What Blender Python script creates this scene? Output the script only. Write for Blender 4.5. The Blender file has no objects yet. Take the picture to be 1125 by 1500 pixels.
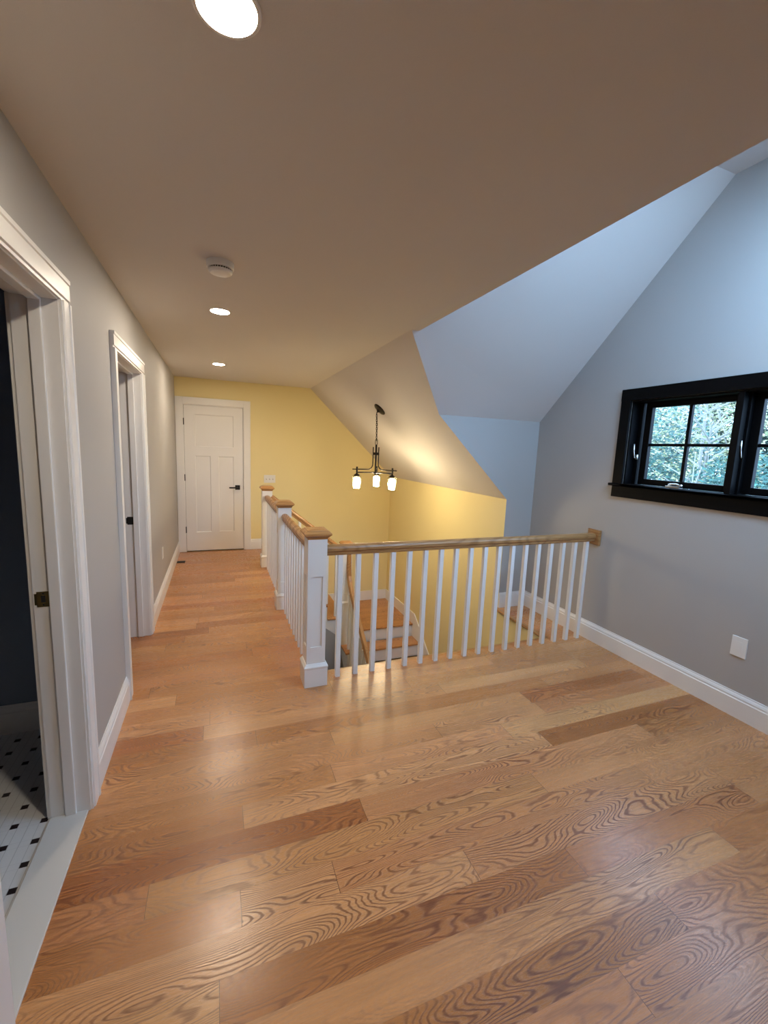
import bpy, bmesh, math, random
from mathutils import Vector, Matrix
C = bpy.context.scene.collection
S = bpy.context.scene
random.seed(7)

# ---------------------------------------------------------------- camera, world, exposure
FPX, YAW, PITCH, ROLL, HC_CAM = 627.16, 21.4195, -8.3000, 2.3497, 1.5416
y_, p_, r_ = map(math.radians, (YAW, PITCH, ROLL))
Fv = Vector((math.sin(y_)*math.cos(p_), math.cos(y_)*math.cos(p_), math.sin(p_)))
Rv = Vector((math.cos(y_), -math.sin(y_), 0)); Uv = Rv.cross(Fv)
R2 = Rv*math.cos(r_) + Uv*math.sin(r_); U2 = -Rv*math.sin(r_) + Uv*math.cos(r_)
cam = bpy.data.cameras.new('camera'); cam_o = bpy.data.objects.new('camera', cam); C.objects.link(cam_o)
cam_o.matrix_world = Matrix(((R2.x, U2.x, -Fv.x, 0), (R2.y, U2.y, -Fv.y, 0), (R2.z, U2.z, -Fv.z, HC_CAM), (0, 0, 0, 1)))
cam.sensor_fit = 'VERTICAL'; cam.sensor_height = 36.0; cam.lens = FPX/1500*36.0
cam.clip_start = 0.02; cam.clip_end = 200
S.camera = cam_o

w = bpy.data.worlds.new('dusk_sky'); S.world = w; w.use_nodes = True
bg = w.node_tree.nodes['Background']
bg.inputs[0].default_value = (0.41, 0.65, 1.0, 1); bg.inputs[1].default_value = 7.5
WAFER, BULB, SKYW = 262.0, 84.0, 20.0               # radiance of the ceiling wafers and of the chandelier bulbs, power of added lamp
S.view_settings.view_transform = 'Standard'; S.view_settings.look = 'None'
S.view_settings.gamma = 1; S.view_settings.use_curve_mapping = False
S.view_settings.exposure = 0.60
try:
    S.cycles.max_bounces = 10; S.cycles.diffuse_bounces = 6; S.cycles.sample_clamp_indirect = 6.0
    S.cycles.use_denoising = True; S.cycles.caustics_reflective = False; S.cycles.caustics_refractive = False
except Exception: pass

# ---------------------------------------------------------------- room dimensions (metres)
XL, XR, YF, XK, XF, XE, HC = -0.52, 2.958, 6.485, 2.64, 1.296, 1.359, 2.39
YC, ZC, ZK, YK, ZD, YV = 3.453, 1.869, 1.106, 1.931, 3.279, 2.915
YM = 1.707                                   # centre line of the dormer
XS = XF + (HC-ZC)/(HC-ZK)*(XK-XF)
mY = lambda y: 2*YM - y
YB = -2.6
PW, PO = 0.1235, 1.607                       # plank width, seam offset
EX, EY = 0.64, PO + 9*PW                     # edges of the stair opening
ZLOW = -2.66

# ---------------------------------------------------------------- helpers
def link(o): C.objects.link(o); return o
def wloc(o):
    v = Vector((0, 0, 0))
    while o is not None: v += o.location; o = o.parent
    return v
def mk(name, bm, mat, parent=None, bevel=0, smooth=False, kind=None, segs=2):
    off = wloc(parent) if parent else Vector((0, 0, 0))
    if off.length > 0: bmesh.ops.translate(bm, verts=bm.verts, vec=-off)
    bmesh.ops.recalc_face_normals(bm, faces=bm.faces)
    me = bpy.data.meshes.new(name); bm.to_mesh(me); bm.free()
    for m in (mat if isinstance(mat, (list, tuple)) else [mat]): me.materials.append(m)
    if smooth:
        for p in me.polygons: p.use_smooth = True
    o = link(bpy.data.objects.new(name, me)); o.parent = parent
    if bevel:
        b = o.modifiers.new('bevel', 'BEVEL'); b.width = bevel; b.segments = segs; b.limit_method = 'ANGLE'; b.angle_limit = math.radians(40)
    if kind: o['kind'] = kind
    return o
def thing(name, label, cat, loc, group=None):
    o = link(bpy.data.objects.new(name, None)); o.location = loc; o.empty_display_size = .05
    o['label'] = label; o['category'] = cat
    if group: o['group'] = group
    return o
def root(name, loc, label=None):
    o = link(bpy.data.objects.new(name, None)); o.location = loc; o['kind'] = 'structure'; o.empty_display_size = .05
    if label: o['label'] = label
    return o
def tag(o, label, cat, group=None):
    o['label'] = label; o['category'] = cat
    if group: o['group'] = group
    return o
def dup(r, loc, label=None, parent=None):
    c = r.copy(); link(c); c.location = loc
    if parent is not None: c.parent = parent
    if label: c['label'] = label
    for ch in r.children:
        d = ch.copy(); link(d); d.parent = c
        for g in ch.children:
            e = g.copy(); link(e); e.parent = d
    return c
B = bmesh.new
def box(bm, x0, x1, y0, y1, z0, z1):
    r = bmesh.ops.create_cube(bm, size=1)
    bmesh.ops.scale(bm, vec=(x1-x0, y1-y0, z1-z0), verts=r['verts'])
    bmesh.ops.translate(bm, vec=((x0+x1)/2, (y0+y1)/2, (z0+z1)/2), verts=r['verts'])
    return bm
def prism(bm, pts, vec):
    v = Vector(vec); a = [bm.verts.new(p) for p in pts]; b = [bm.verts.new(Vector(p)+v) for p in pts]
    n = len(pts); bm.faces.new(a); bm.faces.new(b[::-1])
    for i in range(n): bm.faces.new((a[i], a[(i+1) % n], b[(i+1) % n], b[i]))
    return bm
def sweep(bm, path, prof, side=None, caps=True):
    """prof: (side, up) pairs; frame kept with a horizontal side vector"""
    path = [Vector(p) for p in path]; rings = []
    for i, p in enumerate(path):
        t = (path[min(i+1, len(path)-1)] - path[max(i-1, 0)]).normalized()
        s = Vector(side).normalized() if side else t.cross(Vector((0, 0, 1))).normalized()
        u = s.cross(t).normalized(); 
        rings.append([bm.verts.new(p + s*a + u*b) for a, b in prof])
    n = len(prof)
    for k in range(len(rings)-1):
        for i in range(n): bm.faces.new((rings[k][i], rings[k][(i+1) % n], rings[k+1][(i+1) % n], rings[k+1][i]))
    if caps: bm.faces.new(rings[0][::-1]); bm.faces.new(rings[-1])
    return bm
def circ(r, n=12): return [(r*math.cos(2*math.pi*i/n), r*math.sin(2*math.pi*i/n)) for i in range(n)]
def tube(bm, path, r, n=10, side=None): return sweep(bm, path, circ(r, n), side)
def lathe(bm, c, prof, n=32, axis=None, square=False, cap=True):
    """prof: (radius, height) along the axis"""
    c = Vector(c); ax = Vector(axis).normalized() if axis else Vector((0, 0, 1))
    e1 = Vector((1, 0, 0)) if not axis else (Vector((0, 0, 1)) if square else ax.orthogonal().normalized()); e2 = ax.cross(e1)
    if square: n = 4
    rings = []
    for r, h in prof:
        ring = []
        for i in range(n):
            if square: a, b = [(1, 1), (-1, 1), (-1, -1), (1, -1)][i]
            else: a, b = math.cos(2*math.pi*i/n), math.sin(2*math.pi*i/n)
            ring.append(bm.verts.new(c + e1*r*a + e2*r*b + ax*h))
        rings.append(ring)
    for k in range(len(rings)-1):
        for i in range(n): bm.faces.new((rings[k][i], rings[k][(i+1) % n], rings[k+1][(i+1) % n], rings[k+1][i]))
    if cap: bm.faces.new(rings[0][::-1]); bm.faces.new(rings[-1])
    return bm

# ---------------------------------------------------------------- materials
def mat(name, col, rough=.5, metal=0, bump=0, bscale=200, spec=.5, var=0):
    m = bpy.data.materials.new(name); m.use_nodes = True; nt = m.node_tree; N = nt.nodes; L = nt.links
    p = N['Principled BSDF']; p.inputs['Base Color'].default_value = (*col, 1); p.inputs['Roughness'].default_value = rough
    p.inputs['Metallic'].default_value = metal; p.inputs['Specular IOR Level'].default_value = spec
    tc = N.new('ShaderNodeTexCoord')
    nz = N.new('ShaderNodeTexNoise'); nz.inputs['Scale'].default_value = bscale; nz.inputs['Detail'].default_value = 3
    L.new(tc.outputs['Object'], nz.inputs['Vector'])
    if bump:
        b = N.new('ShaderNodeBump'); b.inputs['Strength'].default_value = bump; b.inputs['Distance'].default_value = .001
        L.new(nz.outputs['Fac'], b.inputs['Height']); L.new(b.outputs[0], p.inputs['Normal'])
    n2 = N.new('ShaderNodeTexNoise'); n2.inputs['Scale'].default_value = 2.0; L.new(tc.outputs['Object'], n2.inputs['Vector'])
    mr = N.new('ShaderNodeMapRange'); L.new(n2.outputs['Fac'], mr.inputs[0]); v = var or .015
    mr.inputs[3].default_value = 1-v; mr.inputs[4].default_value = 1+v
    hs = N.new('ShaderNodeHueSaturation'); hs.inputs['Color'].default_value = (*col, 1); L.new(mr.outputs[0], hs.inputs['Value'])
    L.new(hs.outputs[0], p.inputs['Base Color'])
    return m
def emit(name, col, s):
    m = bpy.data.materials.new(name); m.use_nodes = True; nt = m.node_tree; nt.nodes.clear()
    e = nt.nodes.new('ShaderNodeEmission'); e.inputs[0].default_value = (*col, 1); e.inputs[1].default_value = s
    o = nt.nodes.new('ShaderNodeOutputMaterial'); nt.links.new(e.outputs[0], o.inputs[0]); return m
def glass(name, tint=(1, 1, 1), refl=.08, rough=0.0):
    m = bpy.data.materials.new(name); m.use_nodes = True; nt = m.node_tree; N = nt.nodes; L = nt.links; N.clear()
    t = N.new('ShaderNodeBsdfTransparent'); t.inputs[0].default_value = (*tint, 1)
    g = N.new('ShaderNodeBsdfGlossy'); g.inputs['Roughness'].default_value = rough
    fr = N.new('ShaderNodeFresnel'); fr.inputs[0].default_value = 1.45
    mx = N.new('ShaderNodeMixShader'); o = N.new('ShaderNodeOutputMaterial')
    ge = N.new('ShaderNodeNewGeometry'); iv = N.new('ShaderNodeMath'); iv.operation = 'SUBTRACT'; iv.inputs[0].default_value = 1; L.new(ge.outputs['Backfacing'], iv.inputs[1])
    mu = N.new('ShaderNodeMath'); mu.operation = 'MULTIPLY'; L.new(fr.outputs[0], mu.inputs[0]); L.new(iv.outputs[0], mu.inputs[1])
    L.new(mu.outputs[0], mx.inputs[0]); L.new(t.outputs[0], mx.inputs[1]); L.new(g.outputs[0], mx.inputs[2]); L.new(mx.outputs[0], o.inputs[0])
    return m
def oak(name, axis='X', planks=False, light=(.60, .308, .138), dark=(.23, .092, .036), rough=.3, gscale=1.0):
    """red oak: cathedral figure = contour lines of a stretched noise field, plus fine pores"""
    m = bpy.data.materials.new(name); m.use_nodes = True; nt = m.node_tree; N = nt.nodes; L = nt.links
    p = N['Principled BSDF']
    def M(op, a, b=None, c=None):
        n = N.new('ShaderNodeMath'); n.operation = op
        for i, v in enumerate((a, b, c)):
            if v is None: continue
            if isinstance(v, (int, float)): n.inputs[i].default_value = v
            else: L.new(v, n.inputs[i])
        return n.outputs[0]
    tc = N.new('ShaderNodeTexCoord'); sp = N.new('ShaderNodeSeparateXYZ'); L.new(tc.outputs['Object'], sp.inputs[0])
    X, Y, Z = sp.outputs
    if axis == 'Y': X, Y = Y, X
    if axis == 'Z': X, Z = Z, X
    if planks:
        at = N.new('ShaderNodeAttribute'); at.attribute_name = 'plank'
        sc = N.new('ShaderNodeSeparateColor'); L.new(at.outputs['Color'], sc.inputs[0])
        tone, seed, ln = sc.outputs
        seedv = M('MULTIPLY', seed, 97.0)
    else:
        tone = None; seedv = M('MULTIPLY', Z, 3.0)
    def noise(sx, sy, off, detail, rough_, dist=0):
        cb = N.new('ShaderNodeCombineXYZ')
        L.new(M('MULTIPLY', X, sx*gscale), cb.inputs[0]); L.new(M('MULTIPLY', Y, sy*gscale), cb.inputs[1]); L.new(M('ADD', seedv, off), cb.inputs[2])
        n = N.new('ShaderNodeTexNoise'); n.inputs['Scale'].default_value = 1; n.inputs['Detail'].default_value = detail
        n.inputs['Roughness'].default_value = rough_; n.inputs['Distortion'].default_value = dist; L.new(cb.outputs[0], n.inputs['Vector'])
        return n.outputs['Fac']
    big = noise(1.6, 8.5, 0, 1.0, .35, .25)
    wob = noise(7.0, 26.0, 11, 2.5, .55)
    fld = M('ADD', M('MULTIPLY', big, 37.0), M('MULTIPLY', wob, 1.7))
    rings = M('ADD', M('MULTIPLY', M('SINE', M('MULTIPLY', fld, 6.2832)), .5), .5)
    rings = M('POWER', rings, 2.2)
    amt = noise(.9, 5.0, 29, 1, .5)
    mr = N.new('ShaderNodeMapRange'); L.new(amt, mr.inputs[0]); mr.inputs[1].default_value = .3; mr.inputs[2].default_value = .7
    mr.inputs[3].default_value = .12; mr.inputs[4].default_value = 1.05
    pores = noise(22.0, 480.0, 5, 2, .6)
    pr = N.new('ShaderNodeMapRange'); L.new(pores, pr.inputs[0]); pr.inputs[1].default_value = .35; pr.inputs[2].default_value = .7
    pr.inputs[3].default_value = 0; pr.inputs[4].default_value = .32
    fac = M('MULTIPLY', rings, mr.outputs[0])
    fac = M('MINIMUM', M('ADD', M('MULTIPLY', fac, .92), pr.outputs[0]), 1.0)
    mx = N.new('ShaderNodeMix'); mx.data_type = 'RGBA'; L.new(fac, mx.inputs[0])
    mx.inputs[6].default_value = (*light, 1); mx.inputs[7].default_value = (*dark, 1)
    col = mx.outputs[2]
    cloud = noise(1.2, 9.0, 50, 2, .5)
    hs = N.new('ShaderNodeHueSaturation'); L.new(col, hs.inputs['Color']); hs.inputs['Saturation'].default_value = 1.06
    strk = noise(1.7, 120.0, 71, 2, .55)
    cv = M('MULTIPLY', M('ADD', M('MULTIPLY', cloud, .36), .82), M('ADD', M('MULTIPLY', strk, .44), .78))
    if planks:
        L.new(M('MULTIPLY', cv, tone), hs.inputs['Value']); L.new(M('SUBTRACT', 1.36, M('MULTIPLY', tone, .30)), hs.inputs['Saturation'])
        L.new(M('ADD', M('ADD', M('MULTIPLY', seed, .007), .463), M('MULTIPLY', tone, .030)), hs.inputs['Hue'])
        uv = N.new('ShaderNodeUVMap'); us = N.new('ShaderNodeSeparateXYZ'); L.new(uv.outputs[0], us.inputs[0])
        uX, uY = us.outputs[0], us.outputs[1]
        ey = M('MINIMUM', uY, M('SUBTRACT', PW, uY)); ex = M('MINIMUM', uX, M('SUBTRACT', M('MULTIPLY', ln, 4.0), uX))
        seam = M('MAXIMUM', M('MULTIPLY', M('LESS_THAN', ey, .0005), .35), M('LESS_THAN', ex, .0010))
        m2 = N.new('ShaderNodeMix'); m2.data_type = 'RGBA'; L.new(M('MULTIPLY', seam, .75), m2.inputs[0])
        L.new(hs.outputs[0], m2.inputs[6]); m2.inputs[7].default_value = (.05, .025, .012, 1)
        L.new(m2.outputs[2], p.inputs['Base Color'])
    else:
        L.new(cv, hs.inputs['Value']); L.new(hs.outputs[0], p.inputs['Base Color'])
    b = N.new('ShaderNodeBump'); b.inputs['Strength'].default_value = .12; b.inputs['Distance'].default_value = .0006
    L.new(M('ADD', M('MULTIPLY', rings, .3), pores), b.inputs['Height']); b.invert = True; L.new(b.outputs[0], p.inputs['Normal'])
    L.new(M('ADD', M('MULTIPLY', fac, .12), rough), p.inputs['Roughness'])
    p.inputs['Specular IOR Level'].default_value = .72 if planks else .5
    return m

M_ceil = mat('ceiling_paint', (.64, .61, .59), .85, bump=.25, bscale=350)
M_grey = mat('grey_wall_paint', (.425, .413, .40), .62, bump=.3, bscale=300)
M_bath = mat('bathroom_wall_paint', (.20, .24, .31), .6)
M_yel = mat('yellow_wall_paint', (.80, .68, .35), .62, bump=.3, bscale=300)
M_trim = mat('white_trim_paint', (.80, .79, .77), .38)
M_black = mat('black_stained_wood', (.0015, .0015, .002), .5, bump=.4, bscale=90, spec=.1)
M_iron = mat('dark_bronze', (.018, .014, .011), .38, metal=.6)
M_blk = mat('matt_black_metal', (.012, .012, .013), .4, metal=.3)
M_steel = mat('satin_nickel', (.62, .60, .57), .28, metal=1)
M_brass = mat('antique_brass', (.42, .32, .14), .35, metal=1)
M_dark = mat('dark_void', (.01, .01, .01), .8)
M_plast = mat('white_plastic', (.78, .77, .74), .35)
M_marb = mat('marble_threshold', (.62, .61, .59), .3, var=.05)
M_sub = mat('subfloor', (.35, .28, .2), .8)
M_floor = oak('oak_planks', 'X', True, rough=.25)
M_treadX = oak('oak_tread_long', 'X', False, rough=.3)
M_treadY = oak('oak_tread_cross', 'Y', False, rough=.3)
M_railX = oak('oak_rail_cross', 'X', False, light=(.43, .235, .105), dark=(.27, .135, .055), rough=.28, gscale=.55)
M_cap = oak('oak_newel_cap', 'X', False, light=(.52, .285, .12), dark=(.34, .17, .065), rough=.3, gscale=.5)
M_railY = oak('oak_rail_long', 'Y', False, light=(.43, .235, .105), dark=(.27, .135, .055), rough=.28, gscale=.55)
M_glass = glass('window_glass')
M_jar = glass('clear_jar_glass', (.97, .97, .95))
M_bulb = emit('glowing_frosted_jar', (1.0, .80, .50), BULB)
M_wafer = emit('led_wafer_light', (1.0, .86, .68), WAFER)

def mosaic():
    m = bpy.data.materials.new('mosaic_tile'); m.use_nodes = True; nt = m.node_tree; N = nt.nodes; L = nt.links; p = N['Principled BSDF']
    def M(op, a, b=None):
        n = N.new('ShaderNodeMath'); n.operation = op
        for i, v in enumerate((a, b)):
            if v is None: continue
            if isinstance(v, (int, float)): n.inputs[i].default_value = v
            else: L.new(v, n.inputs[i])
        return n.outputs[0]
    tc = N.new('ShaderNodeTexCoord'); sp = N.new('ShaderNodeSeparateXYZ'); L.new(tc.outputs['Object'], sp.inputs[0])
    def cell(a, o, per): return M('MULTIPLY', M('ABSOLUTE', M('SUBTRACT', M('FRACT', M('ADD', M('DIVIDE', M('SUBTRACT', a, o), per), .5)), .5)), per)
    dx, dy = cell(sp.outputs[0], -.676, .0985), cell(sp.outputs[1], 1.613, .1)
    dot = M('MULTIPLY', M('LESS_THAN', dx, .0125), M('LESS_THAN', dy, .0115))
    l1 = M('LESS_THAN', M('ABSOLUTE', M('SUBTRACT', dx, .0135)), .0011); l2 = M('LESS_THAN', M('ABSOLUTE', M('SUBTRACT', dy, .0125)), .0008)
    l3 = M('LESS_THAN', M('ABSOLUTE', M('SUBTRACT', dx, .0488)), .0009)
    gr = M('MAXIMUM', M('MAXIMUM', l1, M('MULTIPLY', l2, .5)), l3)
    a = N.new('ShaderNodeMix'); a.data_type = 'RGBA'; L.new(M('MULTIPLY', gr, .5), a.inputs[0]); a.inputs[6].default_value = (.68, .68, .68, 1); a.inputs[7].default_value = (.34, .34, .34, 1)
    b = N.new('ShaderNodeMix'); b.data_type = 'RGBA'; L.new(dot, b.inputs[0]); L.new(a.outputs[2], b.inputs[6]); b.inputs[7].default_value = (.02, .012, .012, 1)
    L.new(b.outputs[2], p.inputs['Base Color']); p.inputs['Roughness'].default_value = .3
    return m
M_mos = mosaic()

# ================================================================ STRUCTURE
# ---- oak floor: one mesh, one face per plank, seeds and tones as an attribute
TONE = {}
joints = {0: [.079], -1: [.567], -3: [.053, .38], -4: [.877], -5: [1.268], -7: [1.445], 2: [1.128], 5: [-.09], 4: [.172], 7: [1.9]}
dark_pl = [(.0, -1, .74), (.3, -1, .70), (2.24, 0, .74), (2.6, 3, .74), (1.0, -5, .80), (-.3, -3, .86), (.2, -3, 1.12), (.2, 5, 1.08), (-.2, 5, .8)]
bm = B(); lay = bm.loops.layers.float_color.new('plank'); uvl = bm.loops.layers.uv.new('UVMap')
rnd = random.Random(21)
def plank(x0, x1, y0, y1, r, z=0.0, v0=0.0):
    vs = [bm.verts.new(v) for v in ((x0, y0, z), (x1, y0, z), (x1, y1, z), (x0, y1, z))]; f = bm.faces.new(vs)
    t = rnd.choice([.84, .9, .95, 1, 1, 1.04, 1.08, 1.13]); s = rnd.random()
    for px, pr, pt in dark_pl:
        if pr == r and x0 <= px <= x1: t = pt
    for lp, (u, v) in zip(f.loops, ((0, v0), (x1-x0, v0), (x1-x0, v0+y1-y0), (0, v0+y1-y0))):
        lp[lay] = (t, s, (x1-x0)/4.0, 1); lp[uvl].uv = (u, v)
def row(xa, xb, y0, y1, r, v0=0.0):
    js = [j for j in joints.get(r, []) if xa+.05 < j < xb-.05]
    lo, hi = (js[0], js[-1]) if js else (None, None)
    if lo is None: lo = hi = xa + rnd.uniform(.25, 1.1); js = [lo] if lo < xb-.1 else []
    x = lo
    while True:
        x -= rnd.uniform(.7, 2.1)
        if x < xa+.08: break
        js.append(x)
    x = hi
    while True:
        x += rnd.uniform(.7, 2.1)
        if x > xb-.08: break
        js.append(x)
    js = sorted(set(js)); e = [xa]+js+[xb]
    for a, b in zip(e, e[1:]): plank(a, b, y0, y1, r, 0, v0)
for r in range(-34, 40):
    y0, y1 = PO+r*PW, PO+(r+1)*PW
    if y1 > YF+.001: y1 = YF
    if y0 >= YF-.001: continue
    xb = XR if (y1 < EY+.001 and y0 > mY(YC)) else (XK if y0 <= mY(YC) else EX)
    xa = XL-.005
    if y1 > 2.805 and y0 < 3.685: xa = -3.0
    row(xa, xb, y0, y1, r)
    if EY-.001 < y0 < YC: row(XK-.012, XR, y0, min(y1, YC), r)
    if 2.66 < y0 < 5.2 and xa > -1: row(-3.0, XL-.135, y0, y1, r)
floor = mk('floor', bm, M_floor, kind='structure')
floor['label'] = 'oak strip floor of the loft and hall'
bm = B()
for x0, x1, y0, y1 in ((XL-.135, EX-.02, YB, YF), (EX-.02, XR, YB, EY-.02), (XK+.02, XR, EY-.02, YC)):
    box(bm, x0, x1, y0, y1, -.28, -.024)
box(bm, -3.0, XL-.135, 2.6, 5.2, -.28, -.024)
mk('subfloor', bm, M_ceil, floor)
# rounded oak nosing along the opening
def nosing(bm, a, b, side, w=.03, t=.026):
    prof = [(0, 0), (w-.01, 0), (w-.003, -.003), (w, -t/2), (w-.003, -t+.003), (w-.01, -t), (0, -t)]
    s = Vector(side)
    pa = [Vector(a)+s*p+Vector((0, 0, q)) for p, q in prof]
    return prism(bm, pa, Vector(b)-Vector(a))
bm = B(); nosing(bm, (EX-.001, EY, -.0005), (EX-.001, YF, -.0005), (1, 0, 0)); mk('nosing', bm, M_railY, floor)
bm = B(); nosing(bm, (EX, EY-.001, -.0005), (XK-.012, EY-.001, -.0005), (0, 1, 0)); mk('nosing', bm, M_railX, floor)
bm = B(); nosing(bm, (XK-.011, EY, -.0005), (XK-.011, YC, -.0005), (-1, 0, 0)); mk('nosing', bm, M_railY, floor)

# ---- left wall with two door openings
D1, D2, DH, WT = (1.15, 1.92), (2.805, 3.685), 2.03, .13
bm = B()
for a, b in ((YB, D1[0]), (D1[1], D2[0]), (D2[1], YF)): box(bm, XL-WT, XL, a, b, -.02, HC)
for a, b in (D1, D2): box(bm, XL-WT, XL, a, b, DH, HC)
mk('wall_left', bm, M_grey, kind='structure')
# ---- far wall (yellow), reaches down to the lower floor
bm = B(); FD = (-.43, .36, 2.045)
box(bm, XL-.3, FD[0], YF, YF+.15, -.3, HC+.2); box(bm, FD[0], FD[1], YF, YF+.15, FD[2], HC+.2); box(bm, FD[1], XK+.2, YF, YF+.15, -.3, HC+.2)
box(bm, FD[0], FD[1], YF+.10, YF+.15, -.3, FD[2])
box(bm, XL-.3, XK+.2, YF, YF+.15, ZLOW, -.3)
mk('wall_far', bm, M_yel, kind='structure')
# ---- knee wall beside the stairs (yellow)
bm = B(); box(bm, XK, XK+.12, YC+.001, YF, 0, ZK+.12); box(bm, XK, XK+.12, EY-.02, YF, ZLOW, -.026)
box(bm, XK, XK+.12, YC+.001, YF, -.026, 0)
mk('wall_knee', bm, M_yel, kind='structure')
bm = B(); box(bm, XK, XK+.12, YB, mY(YC)-.001, 0, ZK+.12); mk('wall_knee_near', bm, M_grey, kind='structure')
# ---- dormer cheek walls
for nm, y, d in (('wall_cheek', YC, .1), ('wall_cheek_near', mY(YC), -.1)):
    bm = B(); prism(bm, [(XK+.0005, y, -.02), (XR, y, -.02), (XR, y, ZC), (XS, y, ZC), (XK+.0005, y, ZK)], (0, d, 0)); mk(nm, bm, M_grey, kind='structure')
# ---- right wall with window opening
WY0, WY1, WZ0, WZ1 = .965, 2.45, 1.335, 1.985
bm = B()
def zr(y): y = max(y, mY(y)); return ZD if y <= YK else ZD-(y-YK)/(YC-YK)*(ZD-ZC)
a, b = mY(YC)-.02, YC+.02
def rp(pts): prism(bm, [(XR, y, z) for y, z in pts], (.14, 0, 0))
rp([(a, -.3), (b, -.3), (b, WZ0), (a, WZ0)])
rp([(a, WZ0), (WY0, WZ0), (WY0, WZ1), (a, WZ1)]); rp([(WY1, WZ0), (b, WZ0), (b, WZ1), (WY1, WZ1)])
rp([(a, WZ1), (b, WZ1), (b, zr(b)+.15), (YK, ZD+.15), (mY(YK), ZD+.15), (a, zr(b)+.15)])
mk('wall_right', bm, M_grey, kind='structure')
# ---- back wall behind the camera
bm = B(); box(bm, XL-.3, XR, YB-.12, YB, -.3, HC+.15); mk('wall_back', bm, M_grey, kind='structure')
# ---- ceiling: flat part, main slopes, dormer
bm = B(); T = .12
def slab(pts, n): prism(bm, pts, Vector(n).normalized()*T)
up = (0, 0, 1)
slab([(XL-.15, YB, HC), (XF, YB, HC), (XF, mY(YV), HC), (XE, mY(YV), HC), (XE, YV, HC), (XF, YV, HC), (XF, YF+.05, HC), (XL-.15, YF+.05, HC)], up)
sn = (HC-ZK, 0, XK-XF)
slab([(XF, YV, HC), (XF, YF+.05, HC), (XK, YF+.05, ZK), (XK, YC+.001, ZK), (XS, YC+.001, ZC)], sn)
slab([(XF, mY(YV), HC), (XF, YB, HC), (XK, YB, ZK), (XK, mY(YC)-.001, ZK), (XS, mY(YC)-.001, ZC)], sn)
d = ZD-ZC; e = YC-YK
slab([(XR, YK, ZD), (XR, YC, ZC), (XS, YC, ZC), (XF, YV, HC), (XE, YV, HC), (XE, YK, ZD)], (0, d, e))
slab([(XE, mY(YK), ZD), (XR, mY(YK), ZD), (XR, YK, ZD), (XE, YK, ZD)], up)
prism(bm, [(XE, mY(YV), HC+.001), (XE, YV, HC+.001), (XE, YK, ZD), (XE, mY(YK), ZD)], (-.1, 0, 0))
# near slope of the dormer with an opening for the added skylight
SX0, SX1, ST0, ST1 = 1.62, 2.82, .12, .72
def q(x, t): return (x, mY(YK)-t*e, ZD-t*d)
ns = (0, -d, e)
tv = (YV-YK)/e
slab([q(XE, 0), q(XR, 0), q(XR, ST0), q(XE, ST0)], ns)
slab([q(SX1, ST0), q(XR, ST0), q(XR, ST1), q(SX1, ST1)], ns)
slab([q(XE, ST0), q(SX0, ST0), q(SX0, ST1), q(XE, tv)], ns)
slab([q(XE, tv), q(SX0, ST1), q(SX1, ST1), q(XR, ST1), q(XR, 1), q(XS, 1), q(XF, tv)], ns)
mk('ceiling', bm, M_ceil, kind='structure')
# skylight, added out of view as a source for the blue dormer light
sk = root('window_added', q((SX0+SX1)/2, (ST0+ST1)/2)); sk['label'] = 'added unseen skylight in the near slope of the dormer'
bm = B(); nv = Vector(ns).normalized()
for s0, s1, t0, t1 in ((SX0, SX0+.05, ST0, ST1), (SX1-.05, SX1, ST0, ST1), (SX0+.05, SX1-.05, ST0, ST0+.03), (SX0+.05, SX1-.05, ST1-.03, ST1)):
    prism(bm, [Vector(q(s0, t0))+nv*.03, Vector(q(s1, t0))+nv*.03, Vector(q(s1, t1))+nv*.03, Vector(q(s0, t1))+nv*.03], nv*.13)
mk('window_frame', bm, M_trim, sk)
bm = B(); prism(bm, [Vector(q(*a))+nv*.10 for a in ((SX0+.05, ST0+.03), (SX1-.05, ST0+.03), (SX1-.05, ST1-.03), (SX0+.05, ST1-.03))], nv*.006)
mk('pane', bm, M_glass, sk)
def added_sky_lamp(name, loc, direction, sx, sy, energy):
    l = bpy.data.lights.new(name, 'AREA'); l.shape = 'RECTANGLE'; l.size = sx; l.size_y = sy; l.energy = energy; l.color = (.38, .67, .96)
    o = link(bpy.data.objects.new(name, l)); o.location = loc
    o.rotation_euler = Vector(direction).to_track_quat('-Z', 'Y').to_euler(); return o
def portal(name, loc, direction, sx, sy):
    l = bpy.data.lights.new(name, 'AREA'); l.shape = 'RECTANGLE'; l.size = sx; l.size_y = sy; l.energy = 1
    l.cycles.is_portal = True
    o = link(bpy.data.objects.new(name, l)); o.location = loc
    o.rotation_euler = Vector(direction).to_track_quat('-Z', 'Y').to_euler(); return o
added_sky_lamp('added_skylight_lamp', Vector(q((SX0+SX1)/2, (ST0+ST1)/2))+nv*.2, -nv, 1.2, 1.2, SKYW)  # extra lamp added outside the skylight to strengthen blue light in the dormer
portal('window_portal', (XR+.2, (WY0+WY1)/2, (WZ0+WZ1)/2), (-1, 0, 0), 1.55, .75)

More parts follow.
